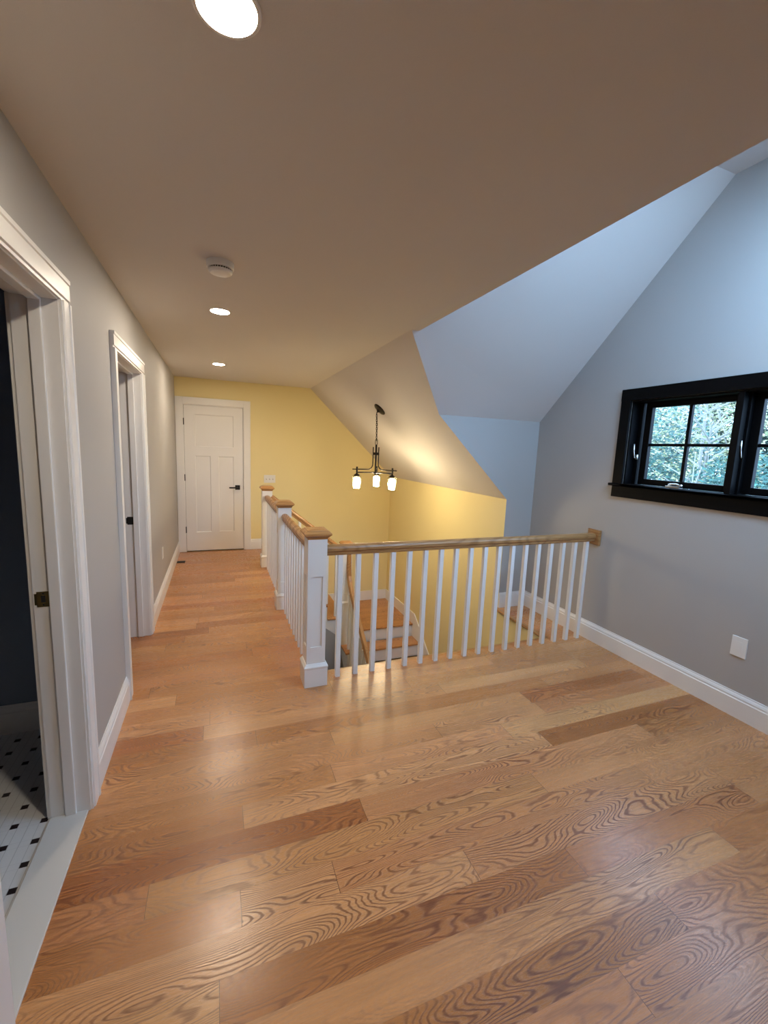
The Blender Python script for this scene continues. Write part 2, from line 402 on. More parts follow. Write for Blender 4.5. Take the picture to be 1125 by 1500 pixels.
# ---- rooms beyond the doors
bm = B(); box(bm, -2.3, XL-WT+.02, .1, 2.6, -.05, -.004)
mk('floor_bathroom', bm, M_mos, kind='structure')
bm = B(); box(bm, -2.4, XL-WT, 2.6, 2.68, -.05, HC); mk('wall_bathroom_far', bm, M_bath, kind='structure')
bm = B(); box(bm, -2.4, -2.3, .1, 2.6, -.05, HC); mk('wall_bathroom_left', bm, M_bath, kind='structure')
bm = B(); box(bm, -2.4, XL-WT, .0, .1, -.05, HC); mk('wall_bathroom_near', bm, M_bath, kind='structure')
bm = B(); box(bm, -3.1, XL-WT, 0, 5.3, HC, HC+.1); mk('ceiling_side_rooms', bm, M_ceil, kind='structure')
bm = B(); box(bm, -3.1, -3.0, 2.6, 5.3, -.05, HC); box(bm, -3.1, XL-WT, 5.2, 5.3, -.05, HC); box(bm, -3.1, -2.4, 2.58, 2.68, -.05, HC)
mk('wall_bedroom', bm, M_grey, kind='structure')
# ---- walls round the lower part of the stairwell
bm = B(); box(bm, EX-.15, EX-.03, EY, YF, ZLOW, -.28); mk('wall_stairwell_left', bm, M_grey, kind='structure')
bm = B(); box(bm, EX-.15, XR, EY-.15, EY-.03, ZLOW, -.28); mk('wall_stairwell_near', bm, M_grey, kind='structure')
bm = B(); box(bm, EX-.15, XK+.12, EY-.15, YF+.1, ZLOW-.1, ZLOW); mk('floor_lower', bm, M_treadX, kind='structure')

# ---- baseboards
BH = .155
def bprof(h=BH): return [(0, 0), (.016, 0), (.016, h-.042), (.0125, h-.036), (.0125, h-.026), (.009, h-.016), (.005, h-.008), (.004, h), (0, h)]
def baseboard(name, runs):
    bm = B()
    for a, b, n in runs:
        a, b, n = Vector(a), Vector(b), Vector(n)
        prism(bm, [a+n*p+Vector((0, 0, q_)) for p, q_ in bprof()], b-a)
    return mk(name, bm, M_trim, kind='structure')
CW = .085
baseboard('baseboard_left', [((XL, D1[1]+CW-.015, 0), (XL, D2[0]-CW+.015, 0), (1, 0, 0)), ((XL, D2[1]+CW-.015, 0), (XL, YF-.002, 0), (1, 0, 0)), ((XL, YB, 0), (XL, D1[0]-CW+.015, 0), (1, 0, 0))])
baseboard('baseboard_right', [((XR, mY(YC), 0), (XR, YC, 0), (-1, 0, 0))])
baseboard('baseboard_cheek', [((XK+.001, YC, 0), (XR-.016, YC, 0), (0, -1, 0))])
baseboard('baseboard_far', [((FD[1]+CW, YF, 0), (EX, YF, 0), (0, -1, 0))])
baseboard('baseboard_bathroom', [((-2.3, 2.6, -.004), (XL-WT, 2.6, -.004), (0, -1, 0))])

# ---- cased openings on the left wall
def casing(bm, x, y0, y1, z, w=CW, t=.024, side=1):
    """two legs and a head standing proud of a wall at x, inner edge beaded"""
    for s, yy in ((-1, y0), (1, y1)):
        pts = [(0, 0), (.6*t, 0), (.6*t, .010), (.85*t, .013), (.85*t, w-.018), (t, w-.014), (t, w), (0, w)]
        prism(bm, [(x+side*p, yy+s*q_, 0) for p, q_ in pts], (0, 0, z+(w if False else 0)))
    pts = [(0, 0), (.6*t, 0), (.6*t, .010), (.85*t, .013), (.85*t, w-.018), (t, w-.014), (t, w), (0, w)]
    prism(bm, [(x+side*p, y0-w, z+q_) for p, q_ in pts], (0, y1-y0+2*w, 0))
def opening(name, D, strike_mat, strike_label, label):
    r = root(name, (XL, (D[0]+D[1])/2, 0), label)
    i0, i1, zt = D[0]+.015, D[1]-.015, DH-.015
    bm = B(); casing(bm, XL, i0-.005, i1+.005, zt+.005); mk('casing', bm, M_trim, r)
    bm = B(); casing(bm, XL-WT, i0-.005, i1+.005, zt+.005, side=-1); mk('casing', bm, M_trim, r)
    bm = B(); xa, xb = XL-WT-.002, XL+.006
    box(bm, xa, xb, D[0], i0, 0, DH); box(bm, xa, xb, i1, D[1], 0, DH); box(bm, xa, xb, i0, i1, zt, DH); mk('jamb', bm, M_trim, r)
    bm = B(); sx0, sx1 = XL-.080, XL-.042
    box(bm, sx0, sx1, i0, i0+.012, 0, zt); box(bm, sx0, sx1, i1-.012, i1, 0, zt); box(bm, sx0, sx1, i0+.012, i1-.012, zt-.012, zt); mk('door_stop', bm, M_trim, r, bevel=.003)
    bm = B(); x0, x1 = XL-.121, XL-.081; yy = i1; zc = .93
    box(bm, x0, x1, yy-.0022, yy, zc-.030, zc+.030)
    sp = mk('strike_plate', bm, strike_mat, r, bevel=.001); sp['label'] = strike_label
    bm = B(); box(bm, x0+.014, x1-.012, yy-.0028, yy-.0021, zc-.012, zc+.014)
    box(bm, x0+.018, x1-.016, yy-.0028, yy-.0021, zc+.019, zc+.025); box(bm, x0+.018, x1-.016, yy-.0028, yy-.0021, zc-.025, zc-.019)
    mk('latch_hole', bm, M_dark, sp)
    # curved lip of the strike towards the room
    bm = B(); sweep(bm, [(x0+.002, yy-.0012, zc), (x0-.006, yy-.0002, zc), (x0-.011, yy+.004, zc)], [(-.022, -.001), (.022, -.001), (.022, .001), (-.022, .001)], side=(0, 0, 1))
    mk('strike_lip', bm, strike_mat, sp)
    return r
opening('door_1', D1, M_brass, 'antique brass strike plate', 'cased opening to the bathroom')
opening('door_2', D2, M_blk, 'black strike plate', 'cased opening further along the left wall')
bm = B(); box(bm, XL-WT-.004, XL-.002, D1[0]+.015, D1[1]-.015, -.02, .007)
th = mk('trim_1', bm, M_marb, kind='structure', bevel=.003); th['label'] = 'pale marble threshold under the bathroom door opening'

# ---- far door
fd = root('door_3', ((FD[0]+FD[1])/2, YF, 0), 'white three panel door at the end of the hall')
bm = B(); yf = YF-.020
for x0, x1, z0, z1 in ((-.517, FD[0]+.006, 0, 2.135), (FD[1]-.006, .447, 0, 2.135), (FD[0]+.006, FD[1]-.006, 2.042, 2.135)):
    box(bm, x0, x1, yf, YF, z0, z1)
mk('casing', bm, M_trim, fd, bevel=.003)
bm = B(); box(bm, FD[0], FD[0]+.012, YF-.004, YF+.1, 0, FD[2]); box(bm, FD[1]-.012, FD[1], YF-.004, YF+.1, 0, FD[2]); box(bm, FD[0], FD[1], YF-.004, YF+.1, FD[2]-.012, FD[2]); mk('jamb', bm, M_trim, fd)
dx0, dx1, dz0, dz1 = -.4145, .3445, .012, 2.03
bm = B(); ys = YF+.004
xs = [dx0, -.285, -.085, .015, .219, dx1]; zs = [dz0, .277, 1.352, 1.478, 1.915, dz1]
for i in range(5):
    for j in range(5):
        rec = (j == 1 and i in (1, 3)) or (j == 3 and i in (1, 2, 3))
        x0, x1, z0, z1 = xs[i], xs[i+1], zs[j], zs[j+1]
        if not rec: prism(bm, [(x0, ys, z0), (x1, ys, z0), (x1, ys, z1), (x0, ys, z1)], (0, .035, 0))
for x0, x1, z0, z1 in ((xs[1], xs[2], zs[1], zs[2]), (xs[3], xs[4], zs[1], zs[2]), (xs[1], xs[4], zs[3], zs[4])):
    c = .010; y2 = ys+.009
    o_ = [bm.verts.new(v) for v in ((x0, ys, z0), (x1, ys, z0), (x1, ys, z1), (x0, ys, z1))]
    i_ = [bm.verts.new(v) for v in ((x0+c, y2, z0+c), (x1-c, y2, z0+c), (x1-c, y2, z1-c), (x0+c, y2, z1-c))]
    for k in range(4): bm.faces.new((o_[k], o_[(k+1) % 4], i_[(k+1) % 4], i_[k]))
    bm.faces.new(i_)
leaf = mk('door_leaf', bm, M_trim, fd)
bm = B(); box(bm, FD[0]+.012, dx0, YF+.02, YF+.03, 0, 2.04); box(bm, dx1, FD[1]-.012, YF+.02, YF+.03, 0, 2.04)
box(bm, dx0, dx1, YF+.02, YF+.03, 0, dz0); mk('gap_shadow_strip', bm, M_dark, fd)
bm = B(); lx, lz = .268, .916; box(bm, lx-.033, lx+.033, ys-.010, ys, lz-.033, lz+.033)
hd = mk('door_handle', bm, M_blk, leaf, bevel=.002)
bm = B(); tube(bm, [(lx, ys-.008, lz), (lx, ys-.055, lz)], .010, side=(1, 0, 0)); box(bm, lx-.115, lx+.012, ys-.062, ys-.048, lz-.010, lz+.010)
mk('lever', bm, M_blk, fd, bevel=.002)
bm = B(); box(bm, dx1-.001, FD[1]-.008, ys-.006, ys+.012, lz-.028, lz+.028); mk('latch', bm, M_blk, fd)
for hz in (1.81, 1.05, .317):
    bm = B(); lathe(bm, (dx0-.004, ys-.008, hz-.045), [(.0075, 0), (.0075, .09)], n=12); mk('hinge', bm, M_blk, fd)

# ---- right-hand window (black casement pair)
wn = root('window_1', (XR, (WY0+WY1)/2, WZ0), 'black framed pair of four light casement windows')
bm = B(); cx0, cx1 = XR-.020, XR; cw = .083
box(bm, cx0, cx1, WY1, WY1+cw, WZ0, WZ1+cw+.005); box(bm, cx0, cx1, WY0-cw, WY0, WZ0, WZ1+cw+.005); box(bm, cx0-.002, cx1, WY0-cw-.001, WY1+cw+.001, WZ1, WZ1+cw+.004)
mk('casing', bm, M_black, wn, bevel=.003)
bm = B(); box(bm, XR-.040, XR+.13, WY0, WY1, WZ0-.002, WZ0+.018); box(bm, XR-.040, XR, WY0-cw-.022, WY1+cw+.022, WZ0-.002, WZ0+.018); mk('window_sill', bm, M_black, wn, bevel=.005)
bm = B(); box(bm, XR-.018, XR, WY0-cw, WY1+cw, WZ0-.088, WZ0-.002); mk('apron', bm, M_black, wn, bevel=.003)
bm = B()
box(bm, XR, XR+.14, WY0, WY0+.014, WZ0+.018, WZ1); box(bm, XR, XR+.14, WY1-.014, WY1, WZ0+.018, WZ1); box(bm, XR, XR+.14, WY0+.014, WY1-.014, WZ1-.014, WZ1)
# stepped inner frame
box(bm, XR+.07, XR+.14, WY1-.045, WY1-.014, WZ0+.018, WZ1-.014); box(bm, XR+.07, XR+.14, WY0+.014, WY0+.045, WZ0+.018, WZ1-.014)
box(bm, XR+.045, XR+.14, 1.676, 1.738, WZ0+.018, WZ1-.014)
box(bm, XR-.006, XR+.046, 1.690, 1.724, WZ0+.018, WZ1-.014)
mk('jamb', bm, M_black, wn, bevel=.002)
def sash(ga, gb):
    za, zb = 1.400, 1.932; f0, f1 = XR+.082, XR+.118; gap = .05
    bm = B()
    box(bm, f0, f1, ga-gap, ga, za-.044, zb+.038); box(bm, f0, f1, gb, gb+gap, za-.044, zb+.038)
    box(bm, f0, f1, ga, gb, za-.044, za); box(bm, f0, f1, ga, gb, zb, zb+.038)
    m_ = (ga+gb)/2; box(bm, f0+.006, f1-.004, m_-.011, m_+.011, za, zb); box(bm, f0+.007, f1-.005, ga, gb, 1.657-.010, 1.657+.010)
    s = mk('sash', bm, M_black, wn, bevel=.003)
    bm = B(); box(bm, f0+.017, f0+.022, ga-.005, gb+.005, za-.005, zb+.005); mk('pane', bm, M_glass, s)
    return s
sash(1.784, 2.342); sash(1.072, 1.630)
def lock(y, z):
    bm = B(); box(bm, XR+.058, XR+.070, y-.006, y+.006, z-.03, z+.006)
    tube(bm, [(XR+.060, y, z-.022), (XR+.040, y, z-.018), (XR+.030, y+.002, z+.03), (XR+.026, y+.002, z+.085)], .0045, side=(0, 1, 0))
    mk('lock_lever', bm, M_steel, wn, smooth=True)
lock(2.410, 1.575); lock(1.684, 1.60)
def crank(y):
    z = WZ0+.018; bm = B(); box(bm, XR+.036, XR+.078, y-.050, y+.050, z, z+.014)
    lathe(bm, (XR+.055, y+.03, z+.012), [(.013, 0), (.011, .012), (.006, .016)], n=16)
    tube(bm, [(XR+.052, y+.03, z+.026), (XR+.045, y-.02, z+.030), (XR+.045, y-.055, z+.022)], .0055, side=(0, 0, 1))
    lathe(bm, (XR+.045, y-.058, z+.010), [(.007, 0), (.009, .012), (.006, .02)], n=12)
    mk('crank_handle', bm, M_steel, wn, bevel=.002)
crank(2.085); crank(1.36)

# ================================================================ STAIRS
st = thing('staircase', 'oak and white staircase going down round a square landing in the yellow stairwell', 'staircase', (1.6, 5.4, ZLOW))
RISE, RUN, X0, SY = .19, .25, .62, 5.405
ZLAND = -5*RISE
def tread_box(bm, x0, x1, y0, y1, z, t=.027): box(bm, x0, x1, y0, y1, z-t, z)
for k in range(1, 5):
    z = -RISE*k; bm = B(); tread_box(bm, X0+RUN*(k-1)-.005, X0+RUN*k, SY, YF-.014, z); mk('tread', bm, M_treadY, st, bevel=.008)
for k in range(1, 6):
    z1 = -RISE*(k-1)-.027; bm = B(); xr = X0+RUN*(k-1)-.028
    box(bm, xr, xr+.018, SY+.026, YF-.015, -RISE*k, z1); mk('riser', bm, M_trim, st)
XLn = X0+RUN*4-.02; YL = 5.36
bm = B(); tread_box(bm, XLn, XK-.014, YL, YF-.014, ZLAND); mk('landing', bm, M_treadX, st, bevel=.008)
bm = B(); box(bm, XLn+.03, XK-.02, YL+.04, YF-.02, ZLAND-.25, ZLAND-.028); mk('landing_frame', bm, M_trim, st)
XT0 = 1.545
for k in range(1, 9):
    z = ZLAND-RISE*k; y = YL-RUN*k
    bm = B(); tread_box(bm, XT0, XK-.014, y, y+RUN+.005, z); mk('tread', bm, M_treadX, st, bevel=.008)
for k in range(1, 10):
    z1 = ZLAND-RISE*(k-1)-.027; y = YL-RUN*(k-1)+.026
    bm = B(); box(bm, XT0+.03, XK-.015, y, y+.018, max(ZLAND-RISE*k, ZLOW), z1); mk('riser', bm, M_trim, st)
# open-side stringer and wall under the first flight
sl = RISE/RUN
bm = B(); pts = []
for k in range(1, 6):
    xr = X0+RUN*(k-1)-.010
    pts += [(xr, -RISE*(k-1)-.028), (xr, -RISE*k-.028)]
pts = pts[:-1]+[(X0+RUN*4-.01, ZLAND-.02)]
low = .345
pts += [(X0+RUN*4-.01, -sl*(RUN*4)-low), (X0-.02, -low+.02), (X0-.02, -.03)]
prism(bm, [(x, SY+.022, z) for x, z in pts], (0, .02, 0)); mk('stringer', bm, M_trim, st)
bm = B()
prism(bm, [(X0-.02, SY+.030, -low+.02), (X0+RUN*4-.01, SY+.030, -sl*(RUN*4)-low), (X0+RUN*4-.01, SY+.030, ZLOW), (X0-.02, SY+.030, ZLOW)], (0, .02, 0))
# wall under the second flight, left side
prism(bm, [(XT0+.052, SY+.05, ZLOW), (XT0+.052, SY+.05, ZLAND-.2), (XT0+.052, YL-.2, ZLAND-low-.1), (XT0+.052, YL-RUN*8, ZLAND-RISE*8-low+.05), (XT0+.052, YL-RUN*8, ZLOW)], (.02, 0, 0))
mk('spandrel_wall', bm, M_grey, st)
bm = B(); pts = []
for k in range(1, 10):
    y = YL-RUN*(k-1)+.008
    pts += [(y, ZLAND-RISE*(k-1)-.028), (y, ZLAND-RISE*k-.028)]
pts = pts[:-1]
pts += [(YL-RUN*8+.008, ZLOW), (YL-RUN*8+.2, ZLOW), (YL+.1, ZLAND-low), (YL+.1, ZLAND-.028)]
prism(bm, [(XT0+.026, y, z) for y, z in pts], (.02, 0, 0)); mk('stringer', bm, M_trim, st)
# wall skirts
bm = B(); sk_h = .155
prism(bm, [(EX, YF, sk_h-.02), (X0+RUN*4+.03, YF, ZLAND+sk_h), (XK-.001, YF, ZLAND+sk_h), (XK-.001, YF, ZLAND-.03), (XLn, YF, ZLAND-.03), (EX, YF, -.30)], (0, -.014, 0))
yb = YL-RUN*8
ym = YL-.02
prism(bm, [(XK, YF-.001, ZLAND-.03), (XK, YF-.001, ZLAND+sk_h), (XK, ym, ZLAND+sk_h), (XK, yb, ZLAND+sk_h-sl*(ym-yb)), (XK, yb, ZLAND-.3-sl*(ym-yb)), (XK, ym, ZLAND-.3)], (-.014, 0, 0))
mk('skirt_board', bm, M_trim, st, bevel=.003)

# ---- newel posts
def newel(label, cx, cy, zb=0.0, zt=1.035, base_h=.155):
    r = thing('newel_post', label, 'newel post', (cx, cy, zb), 'box newel posts of the stair opening')
    h = .0605
    bm = B(); z1 = zt-.061; core = .0525
    box(bm, cx-core, cx+core, cy-core, cy+core, zb+.002, z1)
    pb, pt = max(zb+base_h+.105, zt-.78), z1-.24
    bx = .036
    for sx, sy in ((1, 0), (-1, 0), (0, 1), (0, -1)):
        def put(u0, u1, z0_, z1_):
            if sx: a_, b_ = sorted((cx+sx*core, cx+sx*h)); box(bm, a_, b_, cy+u0, cy+u1, z0_, z1_)
            else: a_, b_ = sorted((cy+sy*core, cy+sy*h)); box(bm, cx+u0, cx+u1, a_, b_, z0_, z1_)
        u = h if sx else core
        put(-u, -bx, zb+.002, z1); put(bx, u, zb+.002, z1); put(-bx, bx, pt, z1); put(-bx, bx, zb+.002, pb)
        # small sill of the sunk panel
        put(-bx, bx, pb, pb+.006)
    mk('post', bm, M_trim, r)
    bm = B(); lathe(bm, (cx, cy, zb), [(.075, 0), (.075, base_h-.03), (.078, base_h-.028), (.078, base_h-.018), (.071, base_h-.008), (.066, base_h), (.0605, base_h)], square=True)
    mk('base', bm, M_trim, r, bevel=.0015)
    bm = B(); lathe(bm, (cx, cy, zt-.062), [(.0615, 0), (.064, .010), (.080, .025), (.084, .028), (.084, .038), (.070, .052), (.066, .0525), (.064, .057), (.040, .062)], square=True)
    mk('cap', bm, M_cap, r, bevel=.0006)
    return r
NX, NY0, NY1, NY2 = .575, 2.625, 4.025, 5.52
n0 = newel('white box newel post at the front corner where the two loft railings meet', NX, NY0)
dup(n0, (NX, NY1, 0), 'white box newel post midway along the hall side railing')
dup(n0, (NX, NY2, 0), 'white box newel post at the head of the stairs nearest the far door')
LNX, LNY = 1.612, 5.43
newel('white newel post on the stair landing, its cap level with the front handrail', LNX, LNY, -1.14, .300, .62)

# ---- handrails and balusters
RP = [(-.018, -.034), (.018, -.034), (.023, -.030), (.023, -.014), (.031, -.004), (.031, .012), (.026, .024), (.014, .032), (0, .034), (-.014, .032), (-.026, .024), (-.031, .012), (-.031, -.004), (-.023, -.014), (-.023, -.030)]
RZ = .886; bh = RZ-.034
def baluster_mesh(h):
    bm = B(); s = .016; box(bm, -s, s, -s, s, 0, h)
    me = bpy.data.meshes.new('baluster'); bmesh.ops.bevel(bm, geom=[e_ for e_ in bm.edges if abs(e_.verts[0].co.z-e_.verts[1].co.z) > .1], offset=.002, segments=1, affect='EDGES')
    bm.to_mesh(me); bm.free(); me.materials.append(M_trim); return me
BM = baluster_mesh(bh+.012)
def bal(parent, x, y, z, me=BM):
    o = link(bpy.data.objects.new('baluster', me)); o.parent = parent; o.location = Vector((x, y, z))-wloc(parent); return o
# front
RY = 2.655
f = thing('balustrade', 'oak handrail on eighteen white balusters across the front of the stair opening', 'railing', (1.8, RY, 0))
bm = B(); sweep(bm, [(NX+.06, RY-.012, RZ), (XR-.018, RY, RZ)], RP); mk('handrail', bm, M_railX, f, bevel=.002)
bm = B(); lathe(bm, (XR, RY, RZ), [(.064, 0), (.064, .014), (.056, .020)], square=True, axis=(-1, 0, 0)); 
mk('rosette', bm, M_railY, f, bevel=.002)
for i in range(18): bal(f, .742+.1253*i, RY-.012+.012*i/17, 0)
# hall side, two bays
for lab, ya, yb_, n in (('oak handrail bay nearest the camera on the hall side of the stair opening', NY0, NY1, 10), ('oak handrail bay on the hall side between the middle and far newel posts', NY1, NY2, 11)):
    g = thing('balustrade', lab, 'railing', (NX, (ya+yb_)/2, 0))
    bm = B(); sweep(bm, [(NX, ya+.06, RZ), (NX, yb_-.06, RZ)], RP); mk('handrail', bm, M_railY, g, bevel=.002)
    sp_ = (yb_-ya-.12)/(n+1)
    for i in range(n): bal(g, NX, ya+.06+sp_*(i+1), 0)
# first flight rail
def loc_rail(x): return .885-.775*(x-.635)
g = thing('balustrade', 'oak handrail sloping down from the far newel post to the landing newel post', 'railing', (1.1, NY2, -.5))
ry = SY+.062
bm = B(); sweep(bm, [(.62, ry+.02, loc_rail(.62)), (LNX-.06, ry, loc_rail(LNX-.06))], RP); mk('handrail', bm, M_railX, g, bevel=.002)
for i in range(7):
    x = .735+.125*i; k = int((x-X0)//RUN)+1; z = -RISE*k; top = loc_rail(x)-.036
    bal(g, x, ry+.01, z, baluster_mesh(top-z+.02))
# second flight rail with gooseneck
g = thing('balustrade', 'oak handrail with gooseneck bend going down the lower flight from the landing newel', 'railing', (1.63, 4.8, -1.3))
path = [(1.63, 5.375, .20), (1.63, 5.362, .06), (1.63, 5.352, -.06), (1.63, 5.335, -.16), (1.63, 5.29, -.245), (1.63, 5.22, -.325), (1.63, 5.10, -.43)]
y = 5.10
while y > 3.5: y -= .4; path.append((1.63, y, -.43-.775*(5.10-y)))
bm = B(); sweep(bm, path, RP, side=(1, 0, 0)); mk('handrail', bm, M_railY, g, bevel=.002)
for i in range(14):
    y = 5.215-.125*i; k = int((YL-y)//RUN)+1; z = ZLAND-RISE*k
    zt = -.43-.775*(5.10-y) if y < 5.10 else -.34
    bal(g, 1.61, y, z, baluster_mesh(zt-z-.03))

# ================================================================ FITTINGS
# ---- recessed wafer lights
def wafer(y, label):
    t = thing('recessed_light', label, 'ceiling light', (.031, y, HC), 'recessed lights along the hall ceiling')
    bm = B(); lathe(bm, (.031, y, HC), [(.066, 0), (.066, -.003), (.0635, -.0052), (.0575, -.0052), (.0575, -.0005)], n=48, cap=False); mk('trim_ring', bm, M_plast, t, smooth=False)
    bm = B(); lathe(bm, (.031, y, HC-.0035), [(.0577, 0.001), (.0577, -.0012), (.052, -.0014), (.012, -.0015)], n=48); mk('diffuser', bm, M_wafer, t)
    return t
w0 = wafer(1.035, 'round glowing recessed light nearest the camera, cut by the top of the photo')
dup(w0, (.031, 3.146, HC), 'round glowing recessed light just beyond the smoke detector')
dup(w0, (.031, 5.19, HC), 'round glowing recessed light nearest the far white door')
# ---- smoke detector
sm = thing('smoke_detector', 'round white smoke detector on the hall ceiling', 'smoke detector', (.027, 2.335, HC))
c0 = (.027, 2.335, HC)
bm = B(); lathe(bm, c0, [(.062, 0), (.062, -.026), (.058, -.029)], n=40); mk('base', bm, M_plast, sm)
bm = B(); lathe(bm, c0, [(.050, -.028), (.050, -.040)], n=40); mk('grille', bm, M_dark, sm)
bm = B(); lathe(bm, c0, [(.055, -.037), (.054, -.044), (.046, -.050), (.020, -.052)], n=40)
for i in range(28):
    a = 2*math.pi*i/28; x, y = c0[0]+.052*math.cos(a), c0[1]+.052*math.sin(a); box(bm, x-.0015, x+.0015, y-.0015, y+.0015, HC-.038, HC-.028)
mk('cover', bm, M_plast, sm)

# ---- plates
def plate(name, label, cat, c, n, w_, h_, mat_):
    c = Vector(c); n = Vector(n); s = n.cross(Vector((0, 0, 1)))
    t = thing(name, label, cat, c)
    def pb(nm, u0, u1, v0, v1, d0, d1, m_, bev=.002, par=None):
        bm = B(); pts = [c+s*u+Vector((0, 0, v))+n*d0 for u, v in ((u0, v0), (u1, v0), (u1, v1), (u0, v1))]; prism(bm, pts, n*(d1-d0)); return mk(nm, bm, m_, par or t, bevel=bev)
    pb('plate', -w_/2, w_/2, -h_/2, h_/2, 0, .006, mat_)
    return t, pb
t, pb = plate('light_switch', 'white triple toggle switch plate on the yellow wall beside the door', 'light switch', (.715, YF, 1.045), (0, -1, 0), .165, .115, M_plast)
for i in (-1, 0, 1):
    pb('toggle_slot', i*.046-.006, i*.046+.006, -.013, .013, .006, .0068, mat('switch_slot_grey', (.35, .33, .3), .5), 0)
    pb('toggle', i*.046-.004, i*.046+.004, -.002, .012, .006, .018, M_plast, .001)
t, pb = plate('wall_plate', 'white wall plate low on the grey wall under the black window', 'wall plate', (XR, 1.507, .437), (-1, 0, 0), .085, .125, M_plast)
pb('insert', -.0175, .0175, -.034, .034, .006, .0075, M_plast, .001)
t, pb = plate('wall_outlet', 'white wall outlet low on the left wall between second doorway and far door', 'outlet', (XL, 4.64, .44), (1, 0, 0), .075, .118, M_plast)
for z in (-.021, .021): pb('socket', -.017, .017, z-.014, z+.014, .006, .008, M_plast, .001)
# floor vent
fv = thing('floor_vent', 'small dark metal floor register beside the left baseboard near the far door', 'floor vent', (-.455, 5.93, 0))
bm = B(); box(bm, -.500, -.405, 5.885, 5.975, .0005, .004); mk('frame', bm, M_iron, fv, bevel=.001)
bm = B()
for i in range(6): box(bm, -.494+.0155*i, -.486+.0155*i, 5.89, 5.97, .0035, .0045)
mk('louvres', bm, M_dark, fv)

# ---- chandelier
nv2 = Vector((HC-ZK, 0, XK-XF)).normalized()
cp = Vector((1.716, 4.632, HC-(1.716-XF)/(XK-XF)*(HC-ZK)))
hx, hy = 1.690, 4.632
ch = thing('chandelier', 'dark bronze three light chandelier with glowing glass jar shades over the stairs', 'chandelier', (hx, hy, 1.07))
bm = B(); lathe(bm, cp, [(.078, 0), (.078, .008), (.068, .016), (.024, .025), (.012, .040)], n=32, axis=-nv2); mk('canopy', bm, M_iron, ch, smooth=False)
top = cp - nv2*.052; 
def link_mesh(bm, c, r, L_, rot, wr=.0029):
    pts = []
    for i in range(16):
        a = 2*math.pi*i/16; x = r*math.cos(a); z = (L_/2-r)*(1 if math.sin(a) >= 0 else -1) + r*math.sin(a)
        pts.append(Vector(c)+Vector((x*math.cos(rot), x*math.sin(rot), z)))
    pts += [pts[0], pts[1]]
    sweep(bm, pts, circ(wr, 6), side=(-math.sin(rot), math.cos(rot), 0), caps=False)
bm = B(); ztop, zbot = top.z-.004, 1.640; n = 13
lathe(bm, top+nv2*.014, [(.009, 0), (.009, -.012)], n=10)
pitch_ = (ztop-zbot)/n
for i in range(n):
    tt = (i+.5)/n; link_mesh(bm, (top.x+(hx-top.x)*tt, hy+(top.y-hy)*(1-tt), ztop-pitch_*(i+.5)), .0065, pitch_+.0085, 0 if i % 2 else math.pi/2)
mk('chain', bm, M_iron, ch)
bm = B(); tube(bm, [(top.x+.004, top.y, ztop), (hx+.008, hy+.003, 1.80), (hx+.003, hy, 1.62)], .0018, 6, side=(0, 1, 0)); mk('cord', bm, M_dark, ch)
bm = B(); link_mesh(bm, (hx, hy, 1.622), .013, .062, 0, .0035)
mk('hanging_loop', bm, M_iron, ch)
bm = B(); lathe(bm, (hx, hy, 0), [(.004, 1.592), (.011, 1.588), (.011, 1.50), (.0095, 1.50), (.0095, 1.28), (.010, 1.278), (.010, 1.262), (.004, 1.25)], n=16); mk('stem', bm, M_iron, ch)
bm = B(); lathe(bm, (hx, hy, 0), [(.036, 1.505), (.038, 1.498), (.038, 1.482), (.036, 1.475)], n=24); mk('collar', bm, M_iron, ch)
bm = B(); lathe(bm, (hx, hy, 0), [(.020, 1.285), (.026, 1.28), (.026, 1.268), (.012, 1.262)], n=24); mk('hub', bm, M_iron, ch)
for ang in (186, 306, 66):
    a = math.radians(ang); dx, dy = math.cos(a), math.sin(a); R = .23
    P = lambda r, z: (hx+dx*r, hy+dy*r, z)
    sd = (-dy, dx, 0)
    bm = B(); path = [P(.036, 1.565), P(.036, 1.38)]
    for k in range(9):
        b_ = math.pi/2*k/8; path.append(P(.036+.06*(1-math.cos(b_)), 1.372-.06*math.sin(b_)))
    path += [P(.14, 1.311), P(.285, 1.311)]
    tube(bm, path, .0062, 8, side=sd); arm = mk('arm', bm, M_iron, ch, smooth=True)
    bm = B(); tube(bm, [P(.02, 1.276), P(R, 1.276)], .0072, 8, side=sd); mk('lower_arm', bm, M_iron, arm)
    c_ = P(R, 0)
    bm = B(); lathe(bm, c_, [(.009, 1.340), (.010, 1.338), (.010, 1.275), (.008, 1.27), (.012, 1.262), (.030, 1.250), (.034, 1.246), (.034, 1.236)], n=24); cup = mk('socket_cup', bm, M_iron, ch)
    bm = B(); lathe(bm, c_, [(.047, 1.240), (.050, 1.236), (.050, 1.088), (.047, 1.085), (.047, 1.088), (.0475, 1.234)], n=32, cap=False)
    # the ring lip on which the jar hangs
    lathe(bm, c_, [(.034, 1.241), (.050, 1.241), (.050, 1.237), (.034, 1.237)], n=32, cap=False)
    jar = mk('jar_shade', bm, M_jar, ch, smooth=True)
    bm = B(); lathe(bm, c_, [(.016, 1.222), (.032, 1.214), (.036, 1.205), (.036, 1.108), (.032, 1.099), (.012, 1.096)], n=24); mk('frosted_insert', bm, M_bulb, jar, smooth=True)

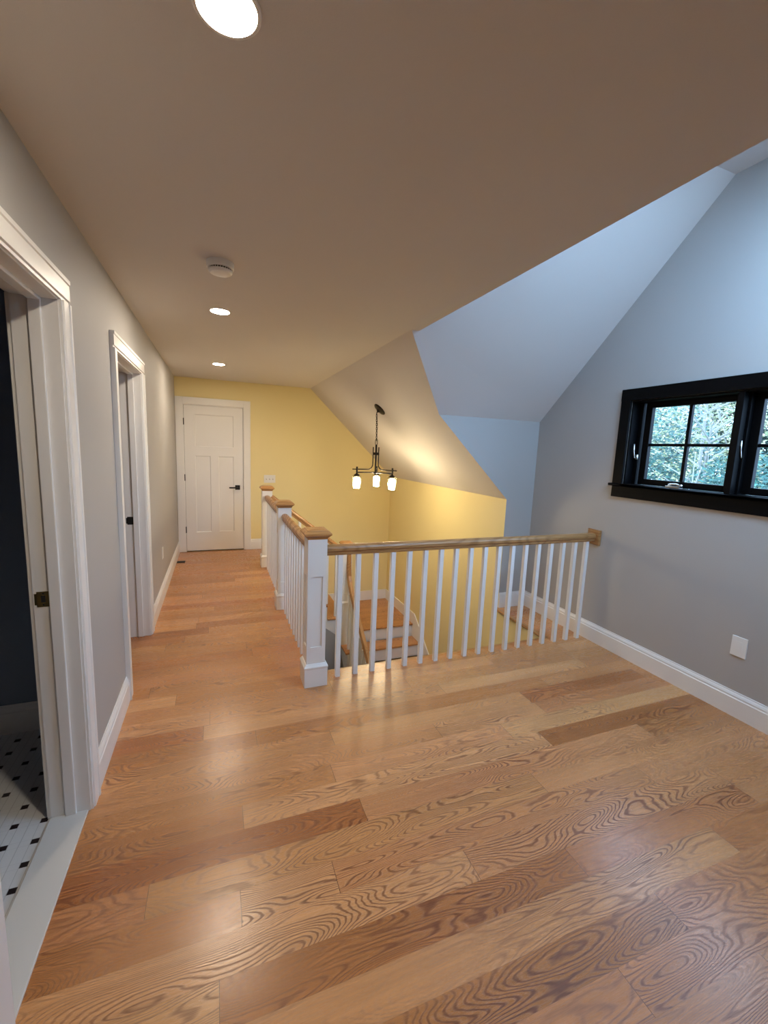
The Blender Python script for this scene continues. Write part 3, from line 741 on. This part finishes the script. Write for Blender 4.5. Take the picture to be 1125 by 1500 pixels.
# ================================================================ OUTSIDE
M_gnd = mat('garden_ground', (.05, .07, .03), .9, var=.2)
bm = B(); box(bm, XR+.3, 40, -20, 30, -3.2, -3.0); mk('ground', bm, M_gnd, kind='structure')
def leafmat(name, c1, c2):
    m = bpy.data.materials.new(name); m.use_nodes = True; nt = m.node_tree; N = nt.nodes; L = nt.links; p = N['Principled BSDF']
    oi = N.new('ShaderNodeNewGeometry'); cr = N.new('ShaderNodeMix'); cr.data_type = 'RGBA'
    L.new(oi.outputs['Random Per Island'], cr.inputs[0]); cr.inputs[6].default_value = (*c1, 1); cr.inputs[7].default_value = (*c2, 1)
    L.new(cr.outputs[2], p.inputs['Base Color']); p.inputs['Roughness'].default_value = .6
    return m
ML_teal = leafmat('spruce_needles', (.011, .06, .045), (.045, .15, .11))
ML_yel = leafmat('autumn_leaves', (.10, .14, .05), (.33, .28, .15))
ML_grn = leafmat('dark_leaves', (.010, .035, .025), (.05, .10, .065))
M_bark = mat('pale_bark', (.26, .25, .22), .8, var=.2)
M_barkd = mat('dark_bark', (.10, .08, .06), .9, var=.2)
def foliage(bm, c, rad, n, size, rg, conic=False, hollow=.35):
    for _ in range(n):
        while True:
            v = Vector((rg.uniform(-1, 1), rg.uniform(-1, 1), rg.uniform(-1, 1)))
            if conic:
                h = (v.z+1)/2
                if math.hypot(v.x, v.y) < 1.02-h*.95: break
            elif hollow < v.length < 1: break
        p_c = Vector(c)+Vector((v.x*rad[0], v.y*rad[1], v.z*rad[2]))
        d1 = Vector((rg.gauss(0, 1), rg.gauss(0, 1), rg.gauss(0, .6))).normalized(); d2 = d1.orthogonal().normalized()
        s = size*rg.uniform(.6, 1.4)
        bm.faces.new([bm.verts.new(p_c+d1*s*a_+d2*s*b_*.45) for a_, b_ in ((-1, 0), (0, 1), (1, 0), (0, -1))])
def branch(bm, a_, b_, r0, r1):
    a_, b_ = Vector(a_), Vector(b_); t_ = (b_-a_).normalized(); s_ = t_.orthogonal().normalized(); u_ = s_.cross(t_)
    ra = [bm.verts.new(a_+(s_*x+u_*y)) for x, y in circ(r0, 7)]; rb = [bm.verts.new(b_+(s_*x+u_*y)) for x, y in circ(r1, 7)]
    for i in range(7): bm.faces.new((ra[i], ra[(i+1) % 7], rb[(i+1) % 7], rb[i]))
def tree(label, x, y, crown_c, rad, n, size, lm, bark, sd, conic=False, branches=8, zb=-3.0, grp='trees outside the window'):
    rg = random.Random(sd); t = thing('tree', label, 'tree', (x, y, zb), grp)
    bm = B(); cz = crown_c[2]+rad[2]*(.9 if conic else .5)
    branch(bm, (x, y, zb), (x+rg.uniform(-.2, .2), y+rg.uniform(-.3, .3), cz), .055, .02)
    for i in range(branches):
        z = rg.uniform(crown_c[2]-rad[2]*.8, cz); a_ = rg.uniform(0, 6.28); l = rg.uniform(.5, 1)*min(rad[0], rad[1])
        e_ = Vector((x+math.cos(a_)*l, y+math.sin(a_)*l, z+rg.uniform(.2, .9)*l)); branch(bm, (x, y, z), e_, .02, .008)
        for j in range(3):
            q0 = Vector((x, y, z)).lerp(e_, rg.uniform(.4, .9)); branch(bm, q0, q0+Vector((rg.uniform(-.4, .4), rg.uniform(-.4, .4), rg.uniform(.1, .6))), .012, .005)
    mk('trunk', bm, bark, t)
    bm = B(); foliage(bm, crown_c, rad, n, size, rg, conic); mk('foliage', bm, lm, t)
tree('bluish green evergreen seen in the left panes of the window', 9.2, 6.75, (9.2, 6.75, .4), (1.3, 1.35, 2.6), 16000, .045, ML_teal, M_barkd, 1, False)
tree('pale trunked tree with sparse yellowing leaves seen in the right panes', 8.2, 5.15, (8.4, 5.2, 2.4), (1.2, 1.1, 2.0), 4200, .036, ML_yel, M_bark, 2, branches=26)
tree('evergreen bush with low blue green crown outside the second sash', 8.4, 4.2, (8.4, 4.4, .3), (1.1, 1.4, 1.5), 9000, .045, ML_teal, M_barkd, 3)
tree('leafy tree with yellow tinged top behind the evergreen', 12.5, 9.2, (12.5, 9.0, 3.3), (1.8, 2.6, 2.2), 9000, .06, ML_yel, M_bark, 4, branches=14)
for i, (x, y) in enumerate(((14.5, 11.5), (14.5, 8.8), (14.2, 6.2), (13.8, 3.6))):
    tree('dark tree at the back, %s' % ['behind the left panes', 'behind the bar of the left sash', 'behind the right panes of the left sash', 'behind the right sash'][i],
         x, y, (x, y, 1.2), (1.3, 1.45, 3.6), 7000, .11, ML_grn, M_barkd, 10+i)
